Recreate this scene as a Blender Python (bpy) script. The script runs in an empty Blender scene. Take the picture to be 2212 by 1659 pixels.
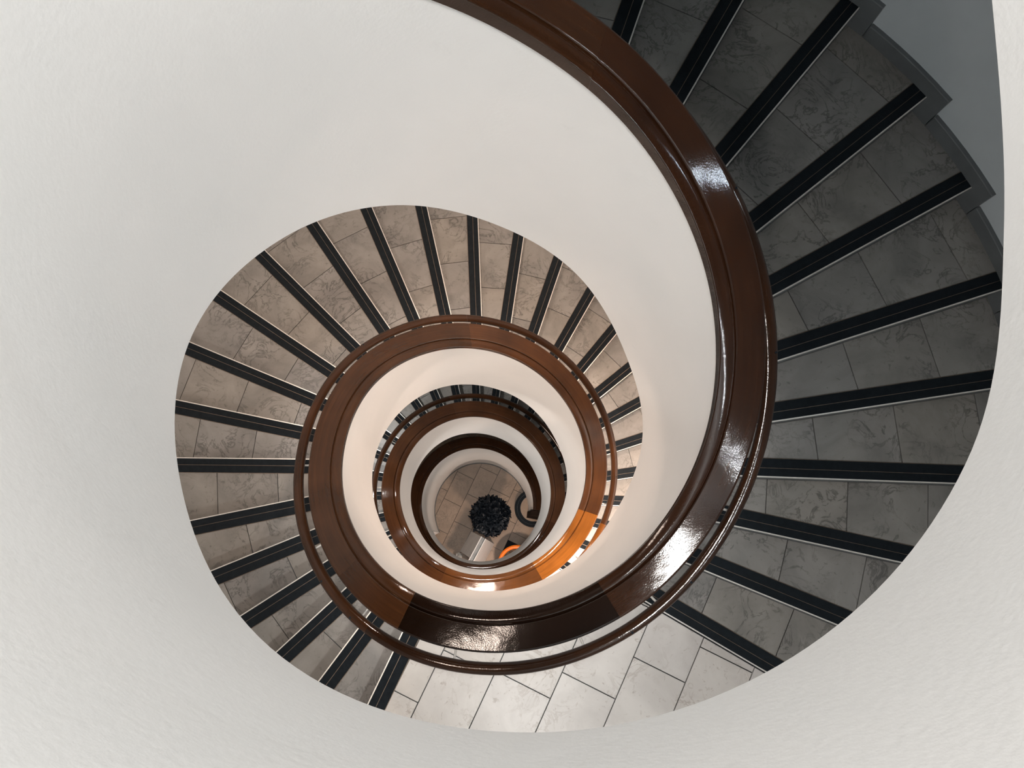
import bpy, bmesh, math, random
from mathutils import Vector, Matrix

# ------------------------------------------------------------------ camera
sc = bpy.context.scene
COL = sc.collection
cam_d = bpy.data.cameras.new('camera')
cam = bpy.data.objects.new('camera', cam_d)
COL.objects.link(cam)
CAM = (-0.10445, -0.63032, 3.32609)
PITCH, YAW = 0.2006295, -0.0468163
Rm = Matrix.Rotation(PITCH, 4, 'X') @ Matrix.Rotation(YAW, 4, 'Y')
cam.matrix_world = Matrix.Translation(CAM) @ Rm
cam_d.sensor_fit = 'HORIZONTAL'
cam_d.sensor_width = 36.0
cam_d.lens = 1659.33 / 2212 * 36.0
cam_d.clip_start = 0.02
sc.camera = cam

# ------------------------------------------------------------------ light and exposure
w = bpy.data.worlds.new('world'); sc.world = w
w.use_nodes = True
w.node_tree.nodes['Background'].inputs[0].default_value = (0.8, 0.87, 1, 1)
w.node_tree.nodes['Background'].inputs[1].default_value = 0.0
sc.view_settings.view_transform = 'Standard'
sc.view_settings.look = 'None'
sc.view_settings.gamma = 1.0
sc.view_settings.use_curve_mapping = False
sc.view_settings.exposure = 0.0

def area(name, loc, power, size, color, direction=(0, 0, -1), spread=180):
    l = bpy.data.lights.new(name, 'AREA'); l.shape = 'DISK'; l.size = size
    l.energy = power; l.color = color; l.spread = math.radians(spread)
    o = bpy.data.objects.new(name, l); COL.objects.link(o); o.location = loc
    o.rotation_euler = Vector(direction).to_track_quat('-Z', 'Y').to_euler()
    return o
COOL = (0.72, 0.87, 1.0); SKYL = (1.0, 0.985, 0.96); WARM = (1.0, 0.80, 0.67); NEUT = (1.0, 0.97, 0.93)
CEIL_Z = 7.8
area('top_light', (0.0, -0.25, CEIL_Z - 0.12), 600, 1.6, SKYL)

# ------------------------------------------------------------------ helix tables (metres; one knot each 30 degrees, the angle grows upwards)
K0, DK = -1110.0, 30.0
CK = [-12.100, -11.730, -11.328, -10.946, -10.585, -10.174, -9.724, -9.401, -9.293, -8.983, -8.861, -8.731, -8.518, -8.149, -7.746, -7.361, -6.995, -6.573, -6.101, -5.752, -5.628, -5.299, -5.163, -5.022, -4.803, -4.434, -4.027, -3.630, -3.246, -2.802, -2.288, -1.897, -1.459, -1.096, -0.948, -0.794, -0.564, -0.172, 0.271, 0.690, 1.075, 1.504, 1.997, 2.355, 2.755, 3.137, 3.246, 3.305, 3.330, 3.349, 3.594, 4.109]
EK = [-13.733, -13.228, -12.969, -12.500, -12.113, -11.623, -11.181, -10.763, -10.730, -10.396, -10.277, -10.201, -10.151, -9.646, -9.387, -8.915, -8.523, -8.023, -7.558, -7.114, -7.066, -6.712, -6.579, -6.492, -6.437, -5.932, -5.668, -5.183, -4.773, -4.251, -3.745, -3.259, -2.896, -2.509, -2.364, -2.264, -2.198, -1.670, -1.370, -0.864, -0.452, 0.055, 0.541, 0.994, 1.317, 1.667, 1.776, 1.835, 1.860, 1.879, 2.124, 2.639]
A2, B2, A3, B3 = -0.0026, -0.0002, 0.0061, -0.0017
def spl(th, s):
    u = (th - K0) / DK
    n = len(s)
    if u >= n - 1: return s[-1] + (u - n + 1) * 0.45
    i = max(0, min(n - 2, int(math.floor(u)))); t = u - i
    p1, p2 = s[i], s[i + 1]
    p0 = s[i - 1] if i > 0 else 2 * p1 - p2
    p3 = s[i + 2] if i < n - 2 else 2 * p2 - p1
    return 0.5 * (2 * p1 + (-p0 + p2) * t + (2 * p0 - 5 * p1 + 4 * p2 - p3) * t * t + (-p0 + 3 * p1 - 3 * p2 + p3) * t ** 3)
def zC(th): return spl(th, CK)          # lower inner edge of the coping
def zE(th): return spl(th, EK)          # lower edge of the well string
def dR(th):
    r = math.radians(th)
    return A2 * math.cos(2 * r) + B2 * math.sin(2 * r) + A3 * math.cos(3 * r) + B3 * math.sin(3 * r)
ZF = -13.12                             # ground floor
TH_END, TH_TOP, TH_FLOOR = -1082.0, 560.0, -872.0
R_OUT = 3.27

# ------------------------------------------------------------------ materials
def mat(name, color, rough=0.5, metal=0.0, spec=0.5):
    m = bpy.data.materials.new(name); m.use_nodes = True
    b = m.node_tree.nodes['Principled BSDF']
    b.inputs['Base Color'].default_value = (*color, 1)
    b.inputs['Roughness'].default_value = rough
    b.inputs['Metallic'].default_value = metal
    b.inputs['Specular IOR Level'].default_value = spec
    return m, m.node_tree, b
def N(nt, t, **k):
    n = nt.nodes.new(t)
    for a, v in k.items(): setattr(n, a, v)
    return n
def ramp(nt, fac, stops):
    r = N(nt, 'ShaderNodeValToRGB'); e = r.color_ramp.elements
    while len(e) < len(stops): e.new(0.5)
    for x, (p, c) in zip(e, stops): x.position = p; x.color = (*c, 1)
    nt.links.new(fac, r.inputs[0]); return r.outputs[0]
def noise(nt, vec, scale, detail=4, rough=0.55, dist=0.0):
    n = N(nt, 'ShaderNodeTexNoise'); n.inputs['Scale'].default_value = scale
    n.inputs['Detail'].default_value = detail; n.inputs['Roughness'].default_value = rough
    n.inputs['Distortion'].default_value = dist
    nt.links.new(vec, n.inputs['Vector']); return n.outputs['Fac']
def mixc(nt, fac, a, b, mode='MIX'):
    m = N(nt, 'ShaderNodeMix', data_type='RGBA', blend_type=mode)
    for s, v in ((m.inputs[0], fac), (m.inputs[6], a), (m.inputs[7], b)):
        if hasattr(v, 'is_output'): nt.links.new(v, s)
        elif isinstance(v, tuple): s.default_value = (*v, 1)
        else: s.default_value = v
    return m.outputs[2]
def bump(nt, b, h, strength, dist):
    n = N(nt, 'ShaderNodeBump'); n.inputs['Strength'].default_value = strength
    n.inputs['Distance'].default_value = dist
    nt.links.new(h, n.inputs['Height']); nt.links.new(n.outputs[0], b.inputs['Normal'])
def geo_pos(nt): return N(nt, 'ShaderNodeNewGeometry').outputs['Position']
def obj_rand(nt): return N(nt, 'ShaderNodeObjectInfo').outputs['Random']
def shifted(nt):
    p = geo_pos(nt); r = obj_rand(nt)
    s = N(nt, 'ShaderNodeVectorMath', operation='SCALE'); s.inputs[0].default_value = (37.0, 91.0, 53.0)
    nt.links.new(r, s.inputs[3])
    a = N(nt, 'ShaderNodeVectorMath', operation='ADD'); nt.links.new(p, a.inputs[0]); nt.links.new(s.outputs[0], a.inputs[1])
    return a.outputs[0], r

def plaster_mat():
    m, nt, b = mat('white_plaster', (0.83, 0.815, 0.795), 0.75, spec=0.25)
    p = geo_pos(nt)
    big = ramp(nt, noise(nt, p, 1.3, 3), [(0.3, (0.80, 0.79, 0.775)), (0.7, (0.85, 0.83, 0.81))])
    smudge = ramp(nt, noise(nt, p, 4.0, 6, 0.65, 1.5), [(0.66, (0, 0, 0)), (0.80, (1, 1, 1))])
    nt.links.new(mixc(nt, smudge, big, mixc(nt, 0.12, big, (0.45, 0.44, 0.42))), b.inputs['Base Color'])
    bump(nt, b, noise(nt, p, 60, 3), 0.06, 0.01)
    return m
def marble_mat(name, lo, hi, vein, gloss, gate0=0.43, vs=0.78):
    m, nt, b = mat(name, hi, gloss, spec=0.5)
    p, r = shifted(nt)
    base = ramp(nt, noise(nt, p, 3.0, 6, 0.6, 0.6), [(0.30, lo), (0.68, hi)])
    v1 = N(nt, 'ShaderNodeMath', operation='ABSOLUTE')
    s = N(nt, 'ShaderNodeMath', operation='SUBTRACT'); s.inputs[1].default_value = 0.5
    nt.links.new(noise(nt, p, 4.5, 7, 0.62, 1.6), s.inputs[0]); nt.links.new(s.outputs[0], v1.inputs[0])
    lines = ramp(nt, v1.outputs[0], [(0.0, (1, 1, 1)), (0.030, (0, 0, 0))])
    gate = ramp(nt, noise(nt, p, 2.2, 2), [(gate0, (0, 0, 0)), (gate0 + 0.16, (1, 1, 1))])
    f = mixc(nt, 1.0, lines, gate, 'MULTIPLY')
    c = mixc(nt, mixc(nt, 1.0, f, (vs, vs, vs), 'MULTIPLY'), base, vein)
    spots = ramp(nt, noise(nt, p, 26, 3, 0.6, 0.8), [(0.62, (0, 0, 0)), (0.72, (0.5, 0.5, 0.5))])
    c = mixc(nt, spots, c, vein)
    tint = ramp(nt, r, [(0.0, (0.94, 0.945, 0.96)), (0.5, (1, 1, 1)), (1.0, (1.0, 0.98, 0.95))])
    nt.links.new(mixc(nt, 1.0, c, tint, 'MULTIPLY'), b.inputs['Base Color'])
    bump(nt, b, noise(nt, p, 9, 3), 0.02, 0.01)
    return m
def wood_mat():
    m, nt, b = mat('lacquered_wood', (0.09, 0.035, 0.014), 0.12, spec=0.3)
    p, r = shifted(nt)
    # grain follows the run of the rail: angle about the well axis is stretched, radius and height are fine
    sx = N(nt, 'ShaderNodeSeparateXYZ'); nt.links.new(geo_pos(nt), sx.inputs[0])
    at = N(nt, 'ShaderNodeMath', operation='ARCTAN2'); nt.links.new(sx.outputs[1], at.inputs[0]); nt.links.new(sx.outputs[0], at.inputs[1])
    ln = N(nt, 'ShaderNodeVectorMath', operation='LENGTH')
    cx = N(nt, 'ShaderNodeCombineXYZ'); nt.links.new(sx.outputs[0], cx.inputs[0]); nt.links.new(sx.outputs[1], cx.inputs[1])
    nt.links.new(cx.outputs[0], ln.inputs[0])
    mu = N(nt, 'ShaderNodeMath', operation='MULTIPLY'); mu.inputs[1].default_value = 22.0; nt.links.new(ln.outputs['Value'], mu.inputs[0])
    at2 = N(nt, 'ShaderNodeMath', operation='ABSOLUTE'); nt.links.new(at.outputs[0], at2.inputs[0])
    c2 = N(nt, 'ShaderNodeCombineXYZ'); nt.links.new(at2.outputs[0], c2.inputs[0]); nt.links.new(mu.outputs[0], c2.inputs[1]); nt.links.new(r, c2.inputs[2])
    g = noise(nt, c2.outputs[0], 3.2, 6, 0.6, 0.5)
    big = noise(nt, p, 2.0, 3)
    c = ramp(nt, g, [(0.25, (0.030, 0.0135, 0.0065)), (0.52, (0.040, 0.0175, 0.008)), (0.78, (0.053, 0.023, 0.010))])
    c = mixc(nt, 1.0, c, ramp(nt, big, [(0.3, (0.62, 0.60, 0.60)), (0.7, (1.2, 1.15, 1.1))]), 'MULTIPLY')
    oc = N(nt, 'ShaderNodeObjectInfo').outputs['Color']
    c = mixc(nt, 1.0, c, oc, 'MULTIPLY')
    nt.links.new(c, b.inputs['Base Color'])
    b.inputs['Coat Weight'].default_value = 0.2
    b.inputs['Coat Roughness'].default_value = 0.08
    h1 = noise(nt, p, 7, 2); h2 = noise(nt, p, 140, 2)
    ad = N(nt, 'ShaderNodeMath', operation='MULTIPLY_ADD'); ad.inputs[1].default_value = 0.16
    nt.links.new(h2, ad.inputs[0]); nt.links.new(h1, ad.inputs[2])
    n = N(nt, 'ShaderNodeBump'); n.inputs['Strength'].default_value = 0.28; n.inputs['Distance'].default_value = 0.007
    nt.links.new(ad.outputs[0], n.inputs['Height']); nt.links.new(n.outputs[0], b.inputs['Normal']); nt.links.new(n.outputs[0], b.inputs['Coat Normal'])
    return m
def simple_noise_mat(name, a, bcol, rough, scale, metal=0.0, bumpy=0.0, spec=0.5):
    m, nt, b = mat(name, a, rough, metal, spec)
    p = geo_pos(nt)
    nt.links.new(ramp(nt, noise(nt, p, scale, 5), [(0.3, a), (0.7, bcol)]), b.inputs['Base Color'])
    if bumpy: bump(nt, b, noise(nt, p, scale * 3, 3), bumpy, 0.01)
    return m
M = {}
M['plaster'] = plaster_mat()
M['tread'] = marble_mat('tread_stone', (0.185, 0.178, 0.168), (0.295, 0.282, 0.265), (0.070, 0.067, 0.063), 0.36)
M['landing'] = marble_mat('landing_stone', (0.55, 0.52, 0.495), (0.68, 0.65, 0.62), (0.30, 0.24, 0.20), 0.36, 0.48, 0.6)
M['floor'] = marble_mat('floor_stone', (0.23, 0.160, 0.108), (0.31, 0.22, 0.152), (0.15, 0.105, 0.07), 0.45)
M['wood'] = wood_mat()
M['dark_wood'] = simple_noise_mat('dark_matt_wood', (0.010, 0.006, 0.004), (0.018, 0.010, 0.007), 0.8, 20, spec=0.1)
M['black'] = simple_noise_mat('black_rubber', (0.006, 0.009, 0.012), (0.010, 0.014, 0.018), 0.7, 30, bumpy=0.1, spec=0.15)
M['steel'] = simple_noise_mat('brushed_metal', (0.74, 0.71, 0.66), (0.84, 0.81, 0.76), 0.35, 40, 0.35)
M['bronze'] = simple_noise_mat('dull_bronze', (0.16, 0.12, 0.085), (0.24, 0.18, 0.13), 0.4, 30, 0.5)
M['grout'] = simple_noise_mat('dark_grout', (0.055, 0.055, 0.053), (0.085, 0.082, 0.078), 0.9, 20)
M['skirt'] = simple_noise_mat('skirting_stone', (0.10, 0.108, 0.112), (0.14, 0.15, 0.155), 0.45, 5)
M['outer'] = simple_noise_mat('grey_render', (0.52, 0.56, 0.58), (0.57, 0.61, 0.63), 0.9, 3, bumpy=0.05)
M['concrete'] = simple_noise_mat('soffit_paint', (0.30, 0.295, 0.29), (0.35, 0.345, 0.34), 0.9, 3)
M['leaf'] = simple_noise_mat('dark_leaf', (0.005, 0.008, 0.013), (0.014, 0.020, 0.028), 0.5, 18, spec=0.3)
M['white_enamel'] = simple_noise_mat('white_enamel', (0.70, 0.69, 0.68), (0.80, 0.79, 0.78), 0.4, 4)
M['alu'] = simple_noise_mat('grey_aluminium', (0.42, 0.45, 0.47), (0.55, 0.58, 0.60), 0.35, 12, 0.6)
M['channel'] = simple_noise_mat('grey_channel', (0.22, 0.24, 0.25), (0.32, 0.34, 0.35), 0.8, 9, spec=0.2)
M['orange'] = simple_noise_mat('orange_plastic', (0.85, 0.17, 0.01), (0.95, 0.22, 0.015), 0.35, 6)
M['soil'] = simple_noise_mat('potting_soil', (0.035, 0.025, 0.018), (0.13, 0.10, 0.075), 0.95, 45, bumpy=0.8)
M['bag'] = simple_noise_mat('pale_plastic', (0.55, 0.53, 0.50), (0.72, 0.70, 0.67), 0.5, 12)
M['bark'] = simple_noise_mat('brown_bark', (0.06, 0.04, 0.025), (0.11, 0.075, 0.05), 0.9, 25)
def emit(name, color, s):
    m = bpy.data.materials.new(name); m.use_nodes = True; nt = m.node_tree
    b = nt.nodes['Principled BSDF']; b.inputs['Emission Color'].default_value = (*color, 1); b.inputs['Emission Strength'].default_value = s
    return m
M['lamp_glass'] = emit('lamp_glass', (1, 0.95, 0.88), 6.0)

# ------------------------------------------------------------------ object helpers
def link(o, parent=None):
    COL.objects.link(o)
    if parent: o.parent = parent
    return o
def mesh_obj(name, verts, faces, m, parent=None, smooth=False):
    me = bpy.data.meshes.new(name); me.from_pydata(verts, [], faces)
    if m: me.materials.append(m)
    if smooth: me.polygons.foreach_set('use_smooth', [True] * len(me.polygons))
    me.update()
    return link(bpy.data.objects.new(name, me), parent)
def bm_obj(name, bm, m, parent=None, smooth=False):
    bmesh.ops.recalc_face_normals(bm, faces=bm.faces)
    me = bpy.data.meshes.new(name); bm.to_mesh(me); bm.free(); me.materials.append(m)
    if smooth: me.polygons.foreach_set('use_smooth', [True] * len(me.polygons))
    return link(bpy.data.objects.new(name, me), parent)
def thing(name, label, cat, loc=(0, 0, 0), group=None, parent=None):
    o = bpy.data.objects.new(name, None); o.empty_display_size = 0.1; o.location = loc
    o['label'] = label; o['category'] = cat
    if group: o['group'] = group
    return link(o, parent)
def tag(o, label, cat, group=None):
    o['label'] = label; o['category'] = cat
    if group: o['group'] = group
    return o
def structure(o, label=None):
    o['kind'] = 'structure'
    if label: o['label'] = label
    return o
class MB:
    def __init__(s): s.v = []; s.f = []
    def prism(s, poly, z0, z1, bottom=True):
        n = len(poly); k = len(s.v)
        s.v += [(x, y, z0) for x, y in poly] + [(x, y, z1) for x, y in poly]
        s.f.append([k + n + i for i in range(n)])
        if bottom: s.f.append([k + i for i in reversed(range(n))])
        for i in range(n):
            j = (i + 1) % n; s.f.append([k + i, k + j, k + n + j, k + n + i])
    def grid(s, rows, closed=False):
        k = len(s.v); n = len(rows[0])
        for r in rows: s.v += list(r)
        for a in range(len(rows) - 1):
            for i in range(n if closed else n - 1):
                j = (i + 1) % n
                s.f.append([k + a * n + i, k + a * n + j, k + (a + 1) * n + j, k + (a + 1) * n + i])
    def cap(s, ring, flip=False):
        k = len(s.v); s.v += list(ring); f = [k + i for i in range(len(ring))]; s.f.append(f[::-1] if flip else f)
    def box(s, c, size, rz=0.0):
        a = math.cos(rz); b = math.sin(rz); hx, hy = size[0] / 2, size[1] / 2
        poly = [(c[0] + x * a - y * b, c[1] + x * b + y * a) for x, y in ((-hx, -hy), (hx, -hy), (hx, hy), (-hx, hy))]
        s.prism(poly, c[2] - size[2] / 2, c[2] + size[2] / 2)
    def tube(s, pts, r, n=8):
        rows = []
        for i, p in enumerate(pts):
            p = Vector(p); d = (Vector(pts[min(i + 1, len(pts) - 1)]) - Vector(pts[max(i - 1, 0)])).normalized()
            u = d.cross(Vector((0, 0, 1)))
            if u.length < 1e-3: u = d.cross(Vector((1, 0, 0)))
            u.normalize(); v = d.cross(u)
            rr = r[i] if isinstance(r, (list, tuple)) else r
            rows.append([tuple(p + u * rr * math.cos(2 * math.pi * k / n) + v * rr * math.sin(2 * math.pi * k / n)) for k in range(n)])
        s.grid(rows, True); s.cap(rows[0], True); s.cap(rows[-1])
    def lathe(s, prof, c, n=32):
        rows = [[(c[0] + r * math.cos(2 * math.pi * k / n), c[1] + r * math.sin(2 * math.pi * k / n), c[2] + z) for k in range(n)] for r, z in prof]
        s.grid(rows, True)
    def obj(s, name, m, parent=None, smooth=False):
        return mesh_obj(name, s.v, s.f, m, parent, smooth)
def fix_normals(o):
    bm = bmesh.new(); bm.from_mesh(o.data); bmesh.ops.recalc_face_normals(bm, faces=bm.faces); bm.to_mesh(o.data); bm.free(); return o
def pt(th, r, z):
    a = math.radians(th); return (r * math.cos(a), r * math.sin(a), z)
def arange(a, b, step):
    n = max(1, int(round(abs(b - a) / step))); return [a + (b - a) * i / n for i in range(n + 1)]

# ------------------------------------------------------------------ the setting: well wall, soffit, outer wall, ground floor, ceiling
def well_wall():
    m = MB(); inner = []; outer = []
    ths = sorted(set(arange(TH_END, TH_FLOOR, 2) + arange(TH_FLOOR + 0.01, TH_TOP, 2)))
    rows_i = []; rows_o = []; rows_b = []
    for th in ths:
        zt = zC(th) + 0.004; zb = ZF if th <= TH_FLOOR else zE(th); d = dR(th)
        rows_i.append([pt(th, 0.986 + d + (1.002 - 0.986) * k / 4, zb + (zt - zb) * k / 4) for k in range(5)])
        rows_o.append([pt(th, 1.002 + d, zt), pt(th, 1.155 + d, zt + 0.03), pt(th, 1.155 + d, zb)])
        rows_b.append([pt(th, 1.155 + d, zb), pt(th, 0.986 + d, zb)])
    m.grid(rows_i); m.grid(rows_o); m.grid(rows_b)
    for th, fl in ((ths[0], True), (ths[-1], False)):
        zt = zC(th); zb = ZF if th <= TH_FLOOR else zE(th)
        m.cap([pt(th, 0.986, zb), pt(th, 1.002, zt), pt(th, 1.155, zt + 0.03), pt(th, 1.155, zb)], fl)
    o = m.obj('wall_well', M['plaster']); fix_normals(o)
    me = o.data; me.polygons.foreach_set('use_smooth', [True] * len(me.polygons))
    # hard edges between the faces of the wall
    bm = bmesh.new(); bm.from_mesh(me)
    for e in bm.edges:
        if len(e.link_faces) == 2 and e.calc_face_angle(0) > 0.6: e.smooth = False
    bm.to_mesh(me); bm.free()
    return structure(o, 'white plastered spiral parapet wall winding around the open stair well')
well_wall()

def soffit():
    m = MB(); top = []; bot = []
    for th in arange(TH_FLOOR, TH_TOP, 3):
        z = zE(th)
        bot.append([pt(th, 1.05 + (R_OUT + .02 - 1.05) * k / 3, z + 0.002 + 0.01 * k) for k in range(4)])
        top.append([pt(th, R_OUT + .02, z + 0.12), pt(th, 1.10, z + 0.12)])
    m.grid(bot); m.grid(top)
    o = m.obj('ceiling', M['concrete'], smooth=True)
    return structure(o, 'pale painted soffit under the winding stair flights')
soffit()

def ring_wall(name, r0, r1, z0, z1, m, n=144):
    b = MB()
    prof = [(r0, z0), (r0, z1), (r1, z1), (r1, z0), (r0, z0)]
    b.lathe([(r, z) for r, z in prof], (0, 0, 0), n)
    return fix_normals(b.obj(name, m))
structure(ring_wall('wall_outer', R_OUT, R_OUT + 0.2, ZF - 0.1, CEIL_Z + 0.2, M['outer']), 'grey rendered curved outer wall of the stair')
b = MB(); b.prism([pt(t, R_OUT + 0.1, 0)[:2] for t in range(0, 360, 5)], ZF - 0.3, ZF - 0.021)
floor = structure(b.obj('floor', M['grout']), 'beige stone tiled ground floor at the bottom of the well')
b = MB(); b.prism([pt(t, R_OUT + 0.1, 0)[:2] for t in range(0, 360, 5)], CEIL_Z, CEIL_Z + 0.2)
structure(b.obj('ceiling', M['concrete']), 'ceiling over the stair well')
# ground floor tiles
G = math.radians(64.0); UG = (math.cos(G), math.sin(G)); VG = (-UG[1], UG[0])
def uv(u, v): return (u * UG[0] + v * VG[0], u * UG[1] + v * VG[1])
VL = [1.62, 1.215, 0.81, 0.41, 0.0, -0.44, -0.785, -1.195, -1.60, -2.0]
UO = [0.3, 0.05, -0.12, 0.18, 0.50, 0.055, -0.13, 0.2, 0.45]
for i in range(len(VL) - 1):
    v0, v1 = VL[i], VL[i + 1]
    for k in range(-4, 4):
        u0 = UO[i] + 0.63 * k; u1 = u0 + 0.63; g = 0.004
        cx, cy = uv((u0 + u1) / 2, (v0 + v1) / 2)
        if math.hypot(cx, cy) > 2.0: continue
        t = MB(); t.prism([uv(u0 + g, v1 + g), uv(u1 - g, v1 + g), uv(u1 - g, v0 - g), uv(u0 + g, v0 - g)], ZF - 0.02, ZF, False)
        t.obj('floor_tile', M['floor'], floor)
# skirting where the well wall meets the ground floor
m = MB(); rows = []
for th in arange(TH_END, TH_FLOOR, 3):
    rows.append([pt(th, 0.987 + dR(th), ZF + .07), pt(th, 0.975 + dR(th), ZF + .065), pt(th, 0.972 + dR(th), ZF)])
m.grid(rows)
o = structure(m.obj('baseboard_well', M['skirt'], smooth=True), 'thin stone skirting along the foot of the well wall')

# ------------------------------------------------------------------ steps
H = 4.14; RISE = H / 27; ZL = -1.948
DIR = [-115.9 - 10.56 * i for i in range(27)]
DIR[1:3] = [-127.0, -137.5]; DIR[6:22] = [-180.9, -192.0, -202.8, -214.1, -225.0, -236.0, -246.9, -257.5, -268.0, -278.6, -289.15, -300.0, -310.1, -321.6, -331.5, -342.5]
DIR[22:27] = [-351.7, -362.3, -372.6, -382.5, -390.4]
OFF = [.003, .007, .013, .011, .008, .006, .004, .016, .012, .025, .025, .015, .018, .005, -.009, -.022, -.032, -.045, -.085, -.085, -.118, -.13, -.19, -.198, -.216, -.254, -.385]
KJ = {26: [1.71, 2.25, 2.77], 25: [2.01, 2.53, 3.05], 24: [1.76, 2.28, 2.8], 23: [2.0, 2.53, 3.07], 22: [1.70, 2.23, 2.76], 21: [1.44, 1.96, 2.48, 3.03],
      20: [1.72, 2.25, 2.78], 19: [1.95, 2.49, 3.02], 18: [1.73, 2.26, 2.8], 17: [1.95, 2.48, 3.0]}
MJ = {2: [1.69, 2.17, 2.65], 3: [1.92, 2.4, 2.9], 4: [1.67, 2.15, 2.63], 6: [1.68, 2.15, 2.63], 7: [1.45, 1.92, 2.39, 2.87]}
def joints(m, lev):
    if lev == 1 and m in KJ: return KJ[m]
    if lev == 0 and m in MJ: return MJ[m]
    return [1.67, 2.16, 2.65, 3.1] if m % 2 == 0 else [1.92, 2.41, 2.9]
class Line:
    def __init__(s, m, lev):
        a = math.radians(DIR[m]); s.u = (math.cos(a), math.sin(a)); s.t = (-s.u[1], s.u[0]); s.off = OFF[m]
    def at(s, k, back=0.0):      # point k along the line, moved back (up the stair)
        o = s.off + back
        return (s.u[0] * k + s.t[0] * o, s.u[1] * k + s.t[1] * o)
    def radius(s, r, back=0.0):  # parameter where the line reaches radius r
        o = s.off + back; return math.sqrt(max(r * r - o * o, 1e-6))
    def cut(s, d, c, back=0.0):  # parameter where dot(point, d) == c
        o = s.off + back
        return (c - o * (s.t[0] * d[0] + s.t[1] * d[1])) / (s.u[0] * d[0] + s.u[1] * d[1])
R_IN, R_TR = 1.15, 3.262
STRIP = 0.118
def nosing(l, z, parent, r_end=3.238):
    a = MB(); s = MB()
    k0 = l.radius(R_IN + .008); k1 = l.radius(r_end)
    def band(mb, b0, b1, z0, z1):
        mb.prism([l.at(k0, b0), l.at(k1, b0), l.at(l.radius(r_end, b1), b1), l.at(l.radius(R_IN + .008, b1), b1)], z0, z1)
    band(a, 0.006, 0.0543, z - 0.01, z + 0.004); band(a, 0.0577, STRIP - 0.0035, z - 0.01, z + 0.004)
    a.obj('nosing_strip', M['black'], parent)
    band(s, -0.002, 0.0055, z - 0.012, z + 0.0045)
    d = MB(); band(d, 0.0545, 0.0575, z - 0.01, z + 0.0025); band(d, STRIP - 0.003, STRIP, z - 0.01, z + 0.003)
    d.obj('inlay_line', M['bronze'], parent)
    s.obj('metal_trim', M['steel'], parent)
def step(m, lev, z, zprev_line, parent, zbase=0.30, tread_m='tread', detail=True):
    l = Line(m, lev); b = zprev_line
    body = MB()
    k0, k1 = l.radius(R_IN), l.radius(R_TR)
    n0, n1 = b.radius(R_IN), b.radius(R_TR)
    body.prism([l.at(k0, 0.002), l.at(k1, 0.002), b.at(n1, 0.02), b.at(n0, 0.02)], z - zbase, z - 0.018)
    o = body.obj('step', M[tread_m] if not detail else M['skirt'], parent)
    # tiles
    md = (l.u[0] + b.u[0], l.u[1] + b.u[1]); q = math.hypot(*md); md = (md[0] / q, md[1] / q)
    cuts = [None] + [c for c in joints(m, lev)] + [None]
    g = 0.0028
    for i in range(len(cuts) - 1):
        c0, c1 = cuts[i], cuts[i + 1]
        fa = l.radius(R_IN + .006, STRIP) if c0 is None else l.cut(md, c0 + g, STRIP)
        fb = l.radius(R_TR, STRIP) if c1 is None else l.cut(md, c1 - g, STRIP)
        ba = b.radius(R_IN + .006) if c0 is None else b.cut(md, c0 + g)
        bb = b.radius(R_TR) if c1 is None else b.cut(md, c1 - g)
        t = MB(); t.prism([l.at(fa, STRIP + .001), l.at(fb, STRIP + .001), b.at(bb, 0.0), b.at(ba, 0.0)], z - 0.02, z, False)
        t.obj('tile', M[tread_m], o)
    nosing(l, z, o)
    return o
def flight(lev, z0, rise, label, m_from=1, m_to=26):
    e = thing('stair_flight', label, 'stairs', group=None)
    for m in range(m_from, m_to + 1):
        prev = Line(m - 1, lev)
        step(m, lev, z0 - rise * m, prev, e)
    return e
flight(1, ZL + H, RISE, 'topmost visible flight of dim grey marble steps with black nosings beside the grey outer wall')
flight(0, ZL, RISE, 'middle flight of beige marble steps with black nosings winding down from the pale landing')
RISE2 = (9.83 - 6.088) / 27
flight(-1, -6.088, RISE2, 'lowest glimpsed flight, short grey step ends beside the second coping turn down')

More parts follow.
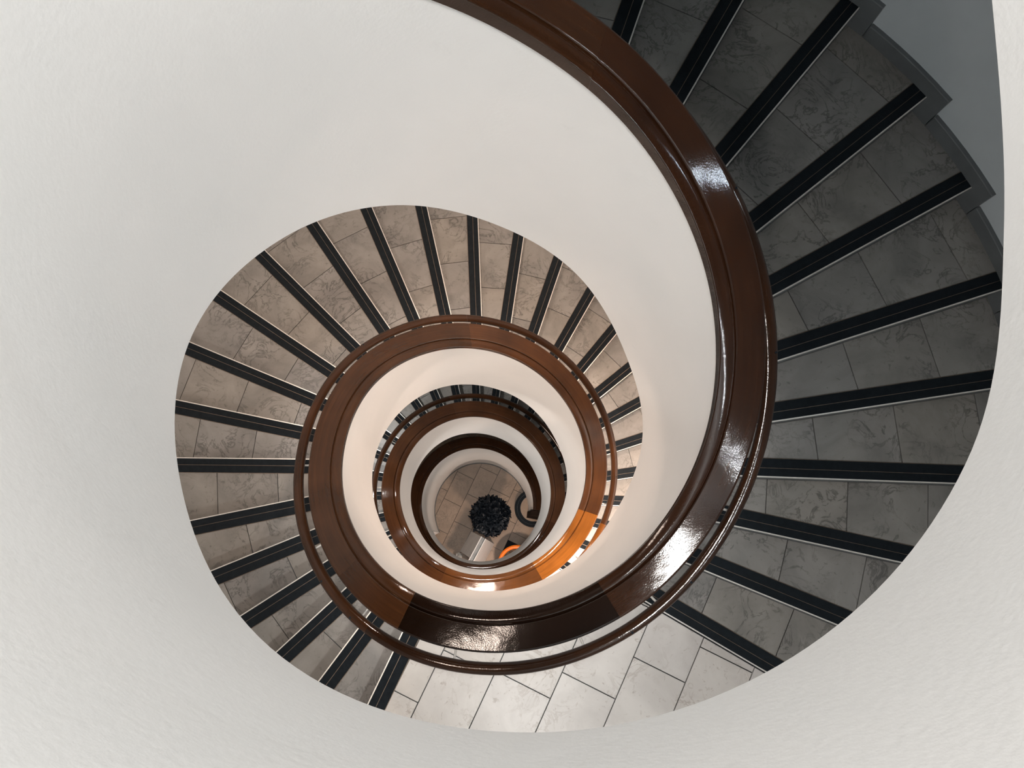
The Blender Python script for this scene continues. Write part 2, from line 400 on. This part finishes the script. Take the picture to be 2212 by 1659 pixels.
# ------------------------------------------------------------------ landings
def landing(zl, label, lev, tiles=True):
    e = thing('stair_landing', label, 'landing')
    l0 = Line(0, lev); l1 = Line(26, lev)
    a0 = DIR[0]; a1 = DIR[26] + 360
    slab = MB()
    def arc(r, s0, s1, n=12): return [pt(s0 + (s1 - s0) * i / n, r, 0)[:2] for i in range(n + 1)]
    st1 = l1.at(l1.radius(R_TR)); st0 = l1.at(l1.radius(R_IN))
    A1 = math.degrees(math.atan2(st1[1], st1[0])); A0 = math.degrees(math.atan2(st0[1], st0[0]))
    poly = arc(R_TR, a0, A1) + arc(R_IN, A0, a0)
    slab.prism(poly, zl - 0.30, zl - 0.018)
    s = slab.obj('slab', M['skirt'], e)
    # tiles, cut to the outline of the landing
    def halfplane(P, nx, ny, c):
        out = []
        for i in range(len(P)):
            p, q = P[i], P[(i + 1) % len(P)]
            dp, dq = p[0] * nx + p[1] * ny - c, q[0] * nx + q[1] * ny - c
            if dp <= 0: out.append(p)
            if dp * dq < 0:
                t = dp / (dp - dq); out.append((p[0] + (q[0] - p[0]) * t, p[1] + (q[1] - p[1]) * t))
        return out
    G2 = math.radians(63.5); ug = (math.cos(G2), math.sin(G2)); vg = (-ug[1], ug[0])
    vl = [1.60, 1.22, 0.83, 0.45, 0.07, -0.31, -0.675, -1.07, -1.455, -1.83, -2.21, -2.59, -2.97, -3.3]
    uo = [0.1, -0.2, 0.2, -0.05, -1.69, -1.95, -1.30, -1.12, -1.45, -1.2, -1.5, -1.1, -1.4]
    for i in range(len(vl) - 1):
        v0, v1 = vl[i], vl[i + 1]
        for k in range(-6, 7):
            u0 = uo[i] + 0.62 * k; u1 = u0 + 0.62; g = 0.0035
            P = []
            cs = [(u0 + g, v1 + g), (u1 - g, v1 + g), (u1 - g, v0 - g), (u0 + g, v0 - g)]
            for j in range(4):
                for q in range(8):
                    f = q / 8; uu = cs[j][0] + (cs[(j + 1) % 4][0] - cs[j][0]) * f; vv = cs[j][1] + (cs[(j + 1) % 4][1] - cs[j][1]) * f
                    P.append((uu * ug[0] + vv * vg[0], uu * ug[1] + vv * vg[1]))
            if min(math.hypot(*p) for p in P) > R_TR or max(math.hypot(*p) for p in P) < R_IN: continue
            P = halfplane(P, -l0.t[0], -l0.t[1], -(l0.off + STRIP + .001))
            if len(P) < 3: continue
            P = halfplane(P, l1.t[0], l1.t[1], l1.off - 0.006)
            if len(P) < 3: continue
            P = [p if math.hypot(*p) > R_IN + .006 else tuple(c * (R_IN + .006) / math.hypot(*p) for c in p) for p in P]
            P = [p if math.hypot(*p) < R_TR else tuple(c * R_TR / math.hypot(*p) for c in p) for p in P]
            ar = abs(sum(P[a][0] * P[(a + 1) % len(P)][1] - P[(a + 1) % len(P)][0] * P[a][1] for a in range(len(P)))) / 2
            if ar < 0.002: continue
            t = MB(); t.prism(P, zl - 0.02, zl, False); t.obj('tile', M['landing'], s)
    nosing(l0, zl, s)
    return e
landing(ZL, 'bright pale marble landing below the dark straight piece of coping', 0)
landing(-6.088, 'overlit pale landing one storey further down, beside the orange-lit coping', -1)

# ------------------------------------------------------------------ stepped skirting on the outer wall
sk = structure(thing('baseboard_outer', 'x', 'x'), 'stepped grey stone skirting along the grey outer wall')
del sk['category']
for lev, z0, rise in ((1, ZL + H, RISE), (0, ZL, RISE)):
    for m in range(1, 27):
        l = Line(m, lev); b = Line(m - 1, lev)
        p = l.at(l.radius(3.24)); q = b.at(b.radius(3.24))
        a = math.degrees(math.atan2(p[1], p[0])); c = math.degrees(math.atan2(q[1], q[0]))
        while c < a: c += 360
        a -= 2.0; c -= 2.0 + 0.12
        z = z0 - rise * m
        mb = MB(); rows = []
        for t in arange(a, c, 2.2):
            rows.append([pt(t, R_OUT + .005, z - 0.18), pt(t, 3.238, z - 0.18), pt(t, 3.238, z + 0.094), pt(t, 3.243, z + 0.098), pt(t, R_OUT + .005, z + 0.098)])
        mb.grid(rows); mb.cap(rows[0]); mb.cap(rows[-1])
        fix_normals(mb.obj('skirting_board', M['skirt'], sk))

# ------------------------------------------------------------------ wooden coping of the parapet
PROF = [[(1.005, 0.0), (0.9985, 0.0)], [(0.9985, 0.0), (0.9985, 0.064)],
        [(0.9985, 0.064), (0.9935, 0.067), (0.9935, 0.072), (0.999, 0.076)], [(0.999, 0.076), (1.012, 0.081), (1.035, 0.0845), (1.050, 0.083), (1.057, 0.079)],
        [(1.057, 0.079), (1.0575, 0.070), (1.0625, 0.070), (1.063, 0.084)], [(1.063, 0.084), (1.065, 0.0905), (1.069, 0.0952)], [(1.069, 0.0952), (1.13, 0.0936), (1.193, 0.0915)], [(1.193, 0.0915), (1.2, 0.0895), (1.204, 0.085)],
        [(1.204, 0.085), (1.205, 0.080), (1.205, 0.050), (1.199, 0.040)], [(1.199, 0.040), (1.150, 0.032)]]
coping = thing('parapet_coping', 'wide glossy dark brown wooden coping spiralling along the top of the white parapet', 'handrail')
SEAMS = [TH_TOP, 432, 301, 244, 223, 72.6, -58.5, -115.6, -136.9, -262, -379, -420.5, -474.5, -610, -740, -781, -834.5, -960, -1052, TH_END - 1.5]
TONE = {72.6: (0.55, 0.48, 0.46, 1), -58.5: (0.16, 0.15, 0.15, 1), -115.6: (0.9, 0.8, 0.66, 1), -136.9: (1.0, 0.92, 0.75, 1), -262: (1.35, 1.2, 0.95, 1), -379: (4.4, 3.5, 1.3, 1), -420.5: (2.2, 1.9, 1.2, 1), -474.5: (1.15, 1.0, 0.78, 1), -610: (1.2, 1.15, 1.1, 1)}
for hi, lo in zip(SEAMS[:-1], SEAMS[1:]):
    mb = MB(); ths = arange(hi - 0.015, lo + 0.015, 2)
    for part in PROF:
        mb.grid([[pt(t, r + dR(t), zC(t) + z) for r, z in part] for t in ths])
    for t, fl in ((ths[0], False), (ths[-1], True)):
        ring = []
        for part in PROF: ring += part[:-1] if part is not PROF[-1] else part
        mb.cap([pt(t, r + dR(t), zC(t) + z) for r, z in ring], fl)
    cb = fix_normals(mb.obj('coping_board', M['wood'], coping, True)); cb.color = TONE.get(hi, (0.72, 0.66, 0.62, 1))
# dark newel block closing the coping at the foot of the stair
mb = MB()
for a0, a1, r0, r1, z0, z1 in ((TH_END - 1.6, TH_END - 6.5, 0.985, 1.21, ZF + .15, zC(TH_END) - 0.25), (TH_END - 1.0, TH_END - 8.5, 0.97, 1.235, ZF + .15, ZF + .42)):
    mb.prism([pt(a0, r0, 0)[:2], pt(a0, r1, 0)[:2], pt(a1, r1, 0)[:2], pt(a1, r0, 0)[:2]], z0, z1)
fix_normals(mb.obj('newel_block', M['dark_wood'], coping))

# ------------------------------------------------------------------ narrow handrail on the stair side
rail = thing('stair_handrail', 'narrow dark wooden handrail running beside the coping on the stair side', 'handrail')
RP = [(0.034, -0.004), (0.033, 0.010), (0.024, 0.021), (0.008, 0.0255), (-0.008, 0.0255), (-0.024, 0.021), (-0.033, 0.010), (-0.034, -0.004), (-0.028, -0.018), (-0.015, -0.024), (0.015, -0.024), (0.028, -0.018)]
def zR(t): return zC(t) - 0.155
RS = [430, 301, 237, 72, -59, -123, -129.5, -262, -381, -419, -476, -610, -780, -836, -960, -1068]
for hi, lo in zip(RS[:-1], RS[1:]):
    mb = MB(); ths = arange(hi - 0.02, lo + 0.02, 2)
    rows = [[pt(t, 1.3185 + r + dR(t), zR(t) + z) for r, z in RP] for t in ths]
    mb.grid(rows, True); mb.cap(rows[0]); mb.cap(rows[-1])
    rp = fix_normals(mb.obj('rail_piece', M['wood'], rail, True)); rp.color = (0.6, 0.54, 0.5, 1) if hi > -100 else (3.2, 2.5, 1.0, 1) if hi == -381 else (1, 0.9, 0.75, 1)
BR = [-48, -68, -100, -126, -149, -175, -201, -228, -254, -281, -307, -324.5, -348, -372, -400, -430, -458, -486, -513, -540, -567, -594, -622, -650, -680] + [-22, 4, 30, 56, 82, 108]
for t in BR:
    mb = MB(); d = dR(t); z = zR(t)
    mb.tube([pt(t, 1.152 + d, z - .085), pt(t, 1.23 + d, z - .085), pt(t, 1.29 + d, z - .07), pt(t, 1.312 + d, z - .04), pt(t, 1.318 + d, z - .02)], 0.0065, 8)
    mb.tube([pt(t, 1.152 + d, z - .085), pt(t, 1.162 + d, z - .085)], 0.028, 12)
    fix_normals(mb.obj('rail_bracket', M['steel'], rail, True))
for t in [-58.4 + 1.4, -39.9, -128, -140, -222, -268, -330, -360, 10, 40]:
    mb = MB(); mb.tube([pt(t, 1.336 + dR(t), zR(t) + .012), pt(t, 1.338 + dR(t), zR(t) + .0245)], 0.007, 10)
    mb.obj('rail_plug', M['black'], rail)

# ------------------------------------------------------------------ curtail step at the foot of the stair
cs = thing('curtail_step', 'rounded stone bottom step with a thick black edge band around the newel', 'step', (1.1, 0.02, ZF))
CX, CY, ZS = 1.10, 0.02, 0.15
def cring(r, a0=118, a1=270, n=28): return [(r * math.cos(math.radians(a0 + (a1 - a0) * i / n)), r * math.sin(math.radians(a0 + (a1 - a0) * i / n))) for i in range(n + 1)]
def cpoly(r): return cring(r) + [(1.9, -r)]
mb = MB(); mb.prism(cpoly(0.385) + [(1.9, 0.3), (0.1, 0.3)], 0, ZS - .02); mb.obj('riser', M['skirt'], cs)
for i, (x0, x1) in enumerate(((-0.5, 0.10), (0.104, 0.33), (0.334, 0.60), (0.604, 1.2))):
    P = [p for p in cpoly(0.272) + [(1.9, 0.3), (0.1, 0.3)]]
    def hp(P, s, c):
        out = []
        for a in range(len(P)):
            p, q = P[a], P[(a + 1) % len(P)]; dp, dq = s * (p[0] - c), s * (q[0] - c)
            if dp <= 0: out.append(p)
            if dp * dq < 0:
                t = dp / (dp - dq); out.append((c, p[1] + (q[1] - p[1]) * t))
        return out
    P = hp(hp(P, 1, x1), -1, x0)
    if len(P) > 2:
        mb = MB(); mb.prism(P, ZS - .02, ZS); mb.obj('tile', M['floor'], cs)
mb = MB()
for ra, rb in ((0.275, 0.335), (0.340, 0.395)):
    A = cpoly(ra); B = cpoly(rb)
    rows = [[(*p, ZS - .015), (*p, ZS + .004), (*q, ZS + .004), (*q, ZS - .03)] for p, q in zip(A, B)]
    mb.grid(rows)
fix_normals(mb.obj('nosing_strip', M['black'], cs))

# ------------------------------------------------------------------ ground floor objects
# clipped ball tree in a white pot
rnd = random.Random(4)
tree = thing('potted_ball_tree', 'round dark-leaved ball tree standing in the middle of the ground floor', 'plant', (0.176, -0.165, ZF))
mb = MB(); mb.lathe([(0.0, 0.0), (0.15, 0.0), (0.20, 0.36), (0.215, 0.37), (0.215, 0.40), (0.19, 0.40), (0.185, 0.36), (0.0, 0.355)], (0, 0, 0), 32)
fix_normals(mb.obj('pot', M['white_enamel'], tree, True))
mb = MB(); mb.tube([(0, 0, .34), (.01, 0, .55), (-.005, .01, .85)], [.022, .019, .015], 10); mb.obj('trunk', M['bark'], tree, True)
mb = MB()
BZ = 1.07
def leaf(mb, c, nrm, size):
    n = Vector(nrm).normalized(); a = Vector((rnd.uniform(-1, 1), rnd.uniform(-1, 1), rnd.uniform(-1, 1)))
    u = (a - n * a.dot(n)).normalized(); d = (u * rnd.uniform(.5, 1) + n * rnd.uniform(.3, 1.2)).normalized(); s = d.cross(n).normalized()
    f = s.cross(d); c = Vector(c); L, W = size, size * .36
    k = len(mb.v)
    pts = [c, c + d * L * .35 + s * W * .8 + f * W * .3, c + d * L * .75 + s * W * .6 + f * W * .2, c + d * L, c + d * L * .75 - s * W * .6 + f * W * .2, c + d * L * .35 - s * W * .8 + f * W * .3, c + d * L * .5]
    mb.v += [tuple(p) for p in pts]
    mb.f += [[k, k + 1, k + 6], [k + 1, k + 2, k + 6], [k + 2, k + 3, k + 6], [k + 3, k + 4, k + 6], [k + 4, k + 5, k + 6], [k + 5, k, k + 6]]
for i in range(2000):
    while True:
        v = Vector((rnd.gauss(0, 1), rnd.gauss(0, 1), rnd.gauss(0, 1)))
        if v.length > .2: break
    v.normalize(); lump = 0.02 * math.sin(v.x * 7 + 1) * math.sin(v.y * 6) + rnd.gauss(0, .012)
    r = 0.318 + lump
    leaf(mb, (v.x * r, v.y * r, BZ + v.z * r), v, rnd.uniform(.065, .105) * (1.35 if rnd.random() < .12 else 1))
fo = mb.obj('foliage', M['leaf'], tree); fo['kind'] = 'stuff'
mb = MB(); mb.lathe([(0.0, BZ - .33)] + [(.33 * math.cos(a), BZ + .33 * math.sin(a)) for a in [math.radians(x) for x in range(-80, 81, 10)]] + [(0, BZ + .33)], (0, 0, 0), 24)
mb.obj('inner_twigs', M['leaf'], tree, True)

# white A-frame sign standing beside the tree, seen from above
sign = thing('standing_sign_board', 'white two-sided standing sign with a grey top channel, below the ball tree', 'sign', (0, 0, ZF))
ax = Vector((-0.278, -0.506, 0)).normalized(); sd = Vector((ax.y, -ax.x, 0))   # along the ridge, and towards its left face
RA = Vector((0.044, -0.580, 0)); LEN = 0.62; RH = 0.92
def panel(side, base_off, LEN, label):
    mb = MB()
    t0 = RA + sd * side * 0.045; b0 = RA + sd * side * base_off
    nrm = Vector((0, 0, 1))
    q = [t0 + Vector((0, 0, RH)), t0 + ax * LEN + Vector((0, 0, RH)), b0 + ax * LEN + Vector((0, 0, 0.0)), b0 + Vector((0, 0, 0.0))]
    th = sd * side * 0.012
    k = [tuple(p) for p in q] + [tuple(p - th) for p in q]
    mb.v = k; mb.f = [[0, 1, 2, 3], [7, 6, 5, 4], [0, 4, 5, 1], [1, 5, 6, 2], [2, 6, 7, 3], [3, 7, 4, 0]]
    o = fix_normals(mb.obj('sign_panel', M['white_enamel'], sign)); o['label'] = label
panel(1, 0.285, 0.47, 'grey shaded panel facing the well wall'); panel(-1, 0.265, 0.62, 'bright lit panel facing the orange planter')
mb = MB()
cz = ax.to_tuple(); ang = math.atan2(ax.y, ax.x); mid = RA + ax * LEN / 2
mb.box((mid.x, mid.y, RH - .005), (LEN, 0.085, 0.012), ang)
mb.obj('ridge_channel', M['channel'], sign)
mb = MB()
for s in (1, -1):
    c = mid + sd * s * 0.045; mb.box((c.x, c.y, RH + .01), (LEN + .005, 0.014, 0.035), ang)
mb.obj('ridge_rails', M['white_enamel'], sign)

# crumpled bag with a wire handle at the foot of the sign
bag = thing('plastic_bag', 'small crumpled pale bag with a wire handle at the foot of the white sign', 'bag', (-0.455, -0.945, ZF))
bm = bmesh.new(); bmesh.ops.create_icosphere(bm, subdivisions=3, radius=0.07)
for v in bm.verts:
    n = 1 + 0.28 * math.sin(v.co.x * 61 + v.co.y * 37) * math.sin(v.co.z * 53 + v.co.x * 29) + rnd.uniform(-.09, .09)
    v.co *= n; v.co.z = max(v.co.z * 1.6 + .10, 0.0)
bm_obj('bag_body', bm, M['bag'], bag)
mb = MB(); mb.tube([(.02 + .075 * math.cos(a), .03 + .03 * math.cos(a), .14 + .1 * math.sin(a)) for a in [math.pi * i / 14 for i in range(15)]], .004, 6)
mb.obj('wire_handle', M['alu'], bag, True)

# orange planter on a dark square stand
sq = math.radians(64)
stand = thing('planter_stand', 'low black square stand under the orange planter', 'stand', (0.717, -1.113, ZF))
mb = MB(); mb.box((-0.02, 0.01, .085), (0.74, 0.66, .17), sq); mb.obj('stand_top', M['black'], stand)
mb = MB(); mb.box((-0.02, 0.01, .185), (0.70, 0.62, .03), sq); mb.obj('stand_pad', M['black'], stand)
pot = thing('planter', 'round bright orange planter filled with dark soil, partly hidden by the lowest coping', 'planter', (0.717, -1.113, ZF + .20))
mb = MB(); mb.lathe([(0.0, 0.0), (0.27, 0.0), (0.37, 0.30), (0.372, 0.32), (0.385, 0.325), (0.385, 0.345), (0.315, 0.345), (0.31, 0.30), (0.25, 0.05), (0, 0.05)], (0, 0, 0), 48)
fix_normals(mb.obj('tub', M['orange'], pot, True))
mb = MB(); rows = []
for i in range(9):
    r = 0.312 * i / 8; rows.append([(r * math.cos(a), r * math.sin(a), 0.285 + rnd.uniform(-.012, .02)) for a in [2 * math.pi * k / 32 for k in range(32)]])
mb.grid(rows, True); so = mb.obj('soil', M['soil'], pot)
mb = MB()
for i in range(260):
    a = rnd.uniform(0, 6.28); r = .29 * math.sqrt(rnd.random()); mb.box((r * math.cos(a), r * math.sin(a), .30), (rnd.uniform(.008, .03), rnd.uniform(.006, .012), .012), rnd.uniform(0, 3.1))
ch = mb.obj('bark_chips', M['soil'], pot); ch['kind'] = 'stuff'

# ------------------------------------------------------------------ lamps
def downlight(th, r, power, color, label, size=0.22, z=None, tilt=(0, 0, -1), spread=170):
    zz = (zE(th) if z is None else z)
    p = pt(th, r, zz)
    e = thing('ceiling_downlight', label, 'lamp', p)
    mb = MB(); mb.lathe([(0.09, 0.0), (0.125, -0.002), (0.13, -0.012), (0.115, -0.016), (0.095, -0.010)], (0, 0, 0), 28); fix_normals(mb.obj('lamp_ring', M['steel'], e, True))
    mb = MB(); mb.prism([pt(t, 0.096, 0)[:2] for t in range(0, 360, 15)], -0.008, -0.004); mb.obj('lamp_glass', M['lamp_glass'], e)
    area('lamp_light', (p[0], p[1], p[2] - 0.03), power, size, color, tilt, spread)
GRP = 'ceiling downlights under the flights'
downlight(279, 2.65, 52, NEUT, 'round downlight in the soffit above the pale landing', 0.3)
downlight(232, 2.1, 12, WARM, 'round downlight in the soffit above the first steps below the landing')
downlight(195, 2.1, 18, WARM, 'added unseen fill downlight brightening the far left steps')  # added warm fill, no known lamp here; lifts the dark left treads
downlight(150, 2.1, 36, WARM, 'round downlight in the soffit above the upper left steps')
downlight(100, 2.0, 42, (1.0, 0.76, 0.61), 'added unseen fill downlight warming the topmost steps')  # extra unseen lamp, put in to brighten and warm the top treads
downlight(45, 2.0, 62, (1.0, 0.72, 0.54), 'added unseen fill downlight warming the steps to the right')  # invented fill lamp out of view, makes the treads warmer towards the right
downlight(-36, 2.0, 165, WARM, 'round downlight in the soffit above the overlit right steps', spread=110, tilt=(0.25, -0.1, -1))
downlight(-128, 1.95, 60, WARM, 'round downlight in the soffit above the lower landing')
downlight(-210, 2.2, 55, NEUT, 'round downlight in the soffit above the lower left steps')
downlight(-478, 1.95, 50, NEUT, 'round downlight in the soffit above the lowest landing')
downlight(-400, 2.2, 30, WARM, 'round downlight in the soffit above the lowest right steps')
downlight(-560, 2.2, 40, NEUT, 'round downlight in the soffit above the lowest left steps')
downlight(-792, 1.95, 58, WARM, 'round downlight in the soffit to the right of the orange planter')
cl = thing('ceiling_light', 'large round ceiling light above the middle of the well', 'lamp', (0.0, -0.25, CEIL_Z))
mb = MB(); mb.lathe([(0.0, -0.10), (0.84, -0.10), (0.88, -0.08), (0.90, 0.0)], (0, 0, 0), 48); fix_normals(mb.obj('lamp_housing', M['white_enamel'], cl))

for th, z, pw, sz, c, lab in ((6, 1.45, 2.4, 0.045, COOL, 'small wall lamp on the grey outer wall beside the right steps'),
                              (-61, 1.27, 7.0, 0.07, (0.92, 0.97, 1.0), 'small wall lamp on the grey outer wall above the pale landing')):
    wl = thing('wall_lamp', lab, 'lamp', pt(th, R_OUT, z))
    wl.rotation_euler.z = math.radians(th)
    mb = MB(); mb.lathe([(0.0, -0.07), (0.05, -0.07), (0.055, -0.05), (0.055, 0.05), (0.05, 0.07), (0.0, 0.07)], (-0.03, 0, 0), 20); fix_normals(mb.obj('lamp_shade', M['lamp_glass'], wl, True))
    q = pt(th, R_OUT - 0.12, z); a = math.radians(th)
    area('lamp_light', q, pw, sz, c, (-math.cos(a), -math.sin(a), -0.25), 170)
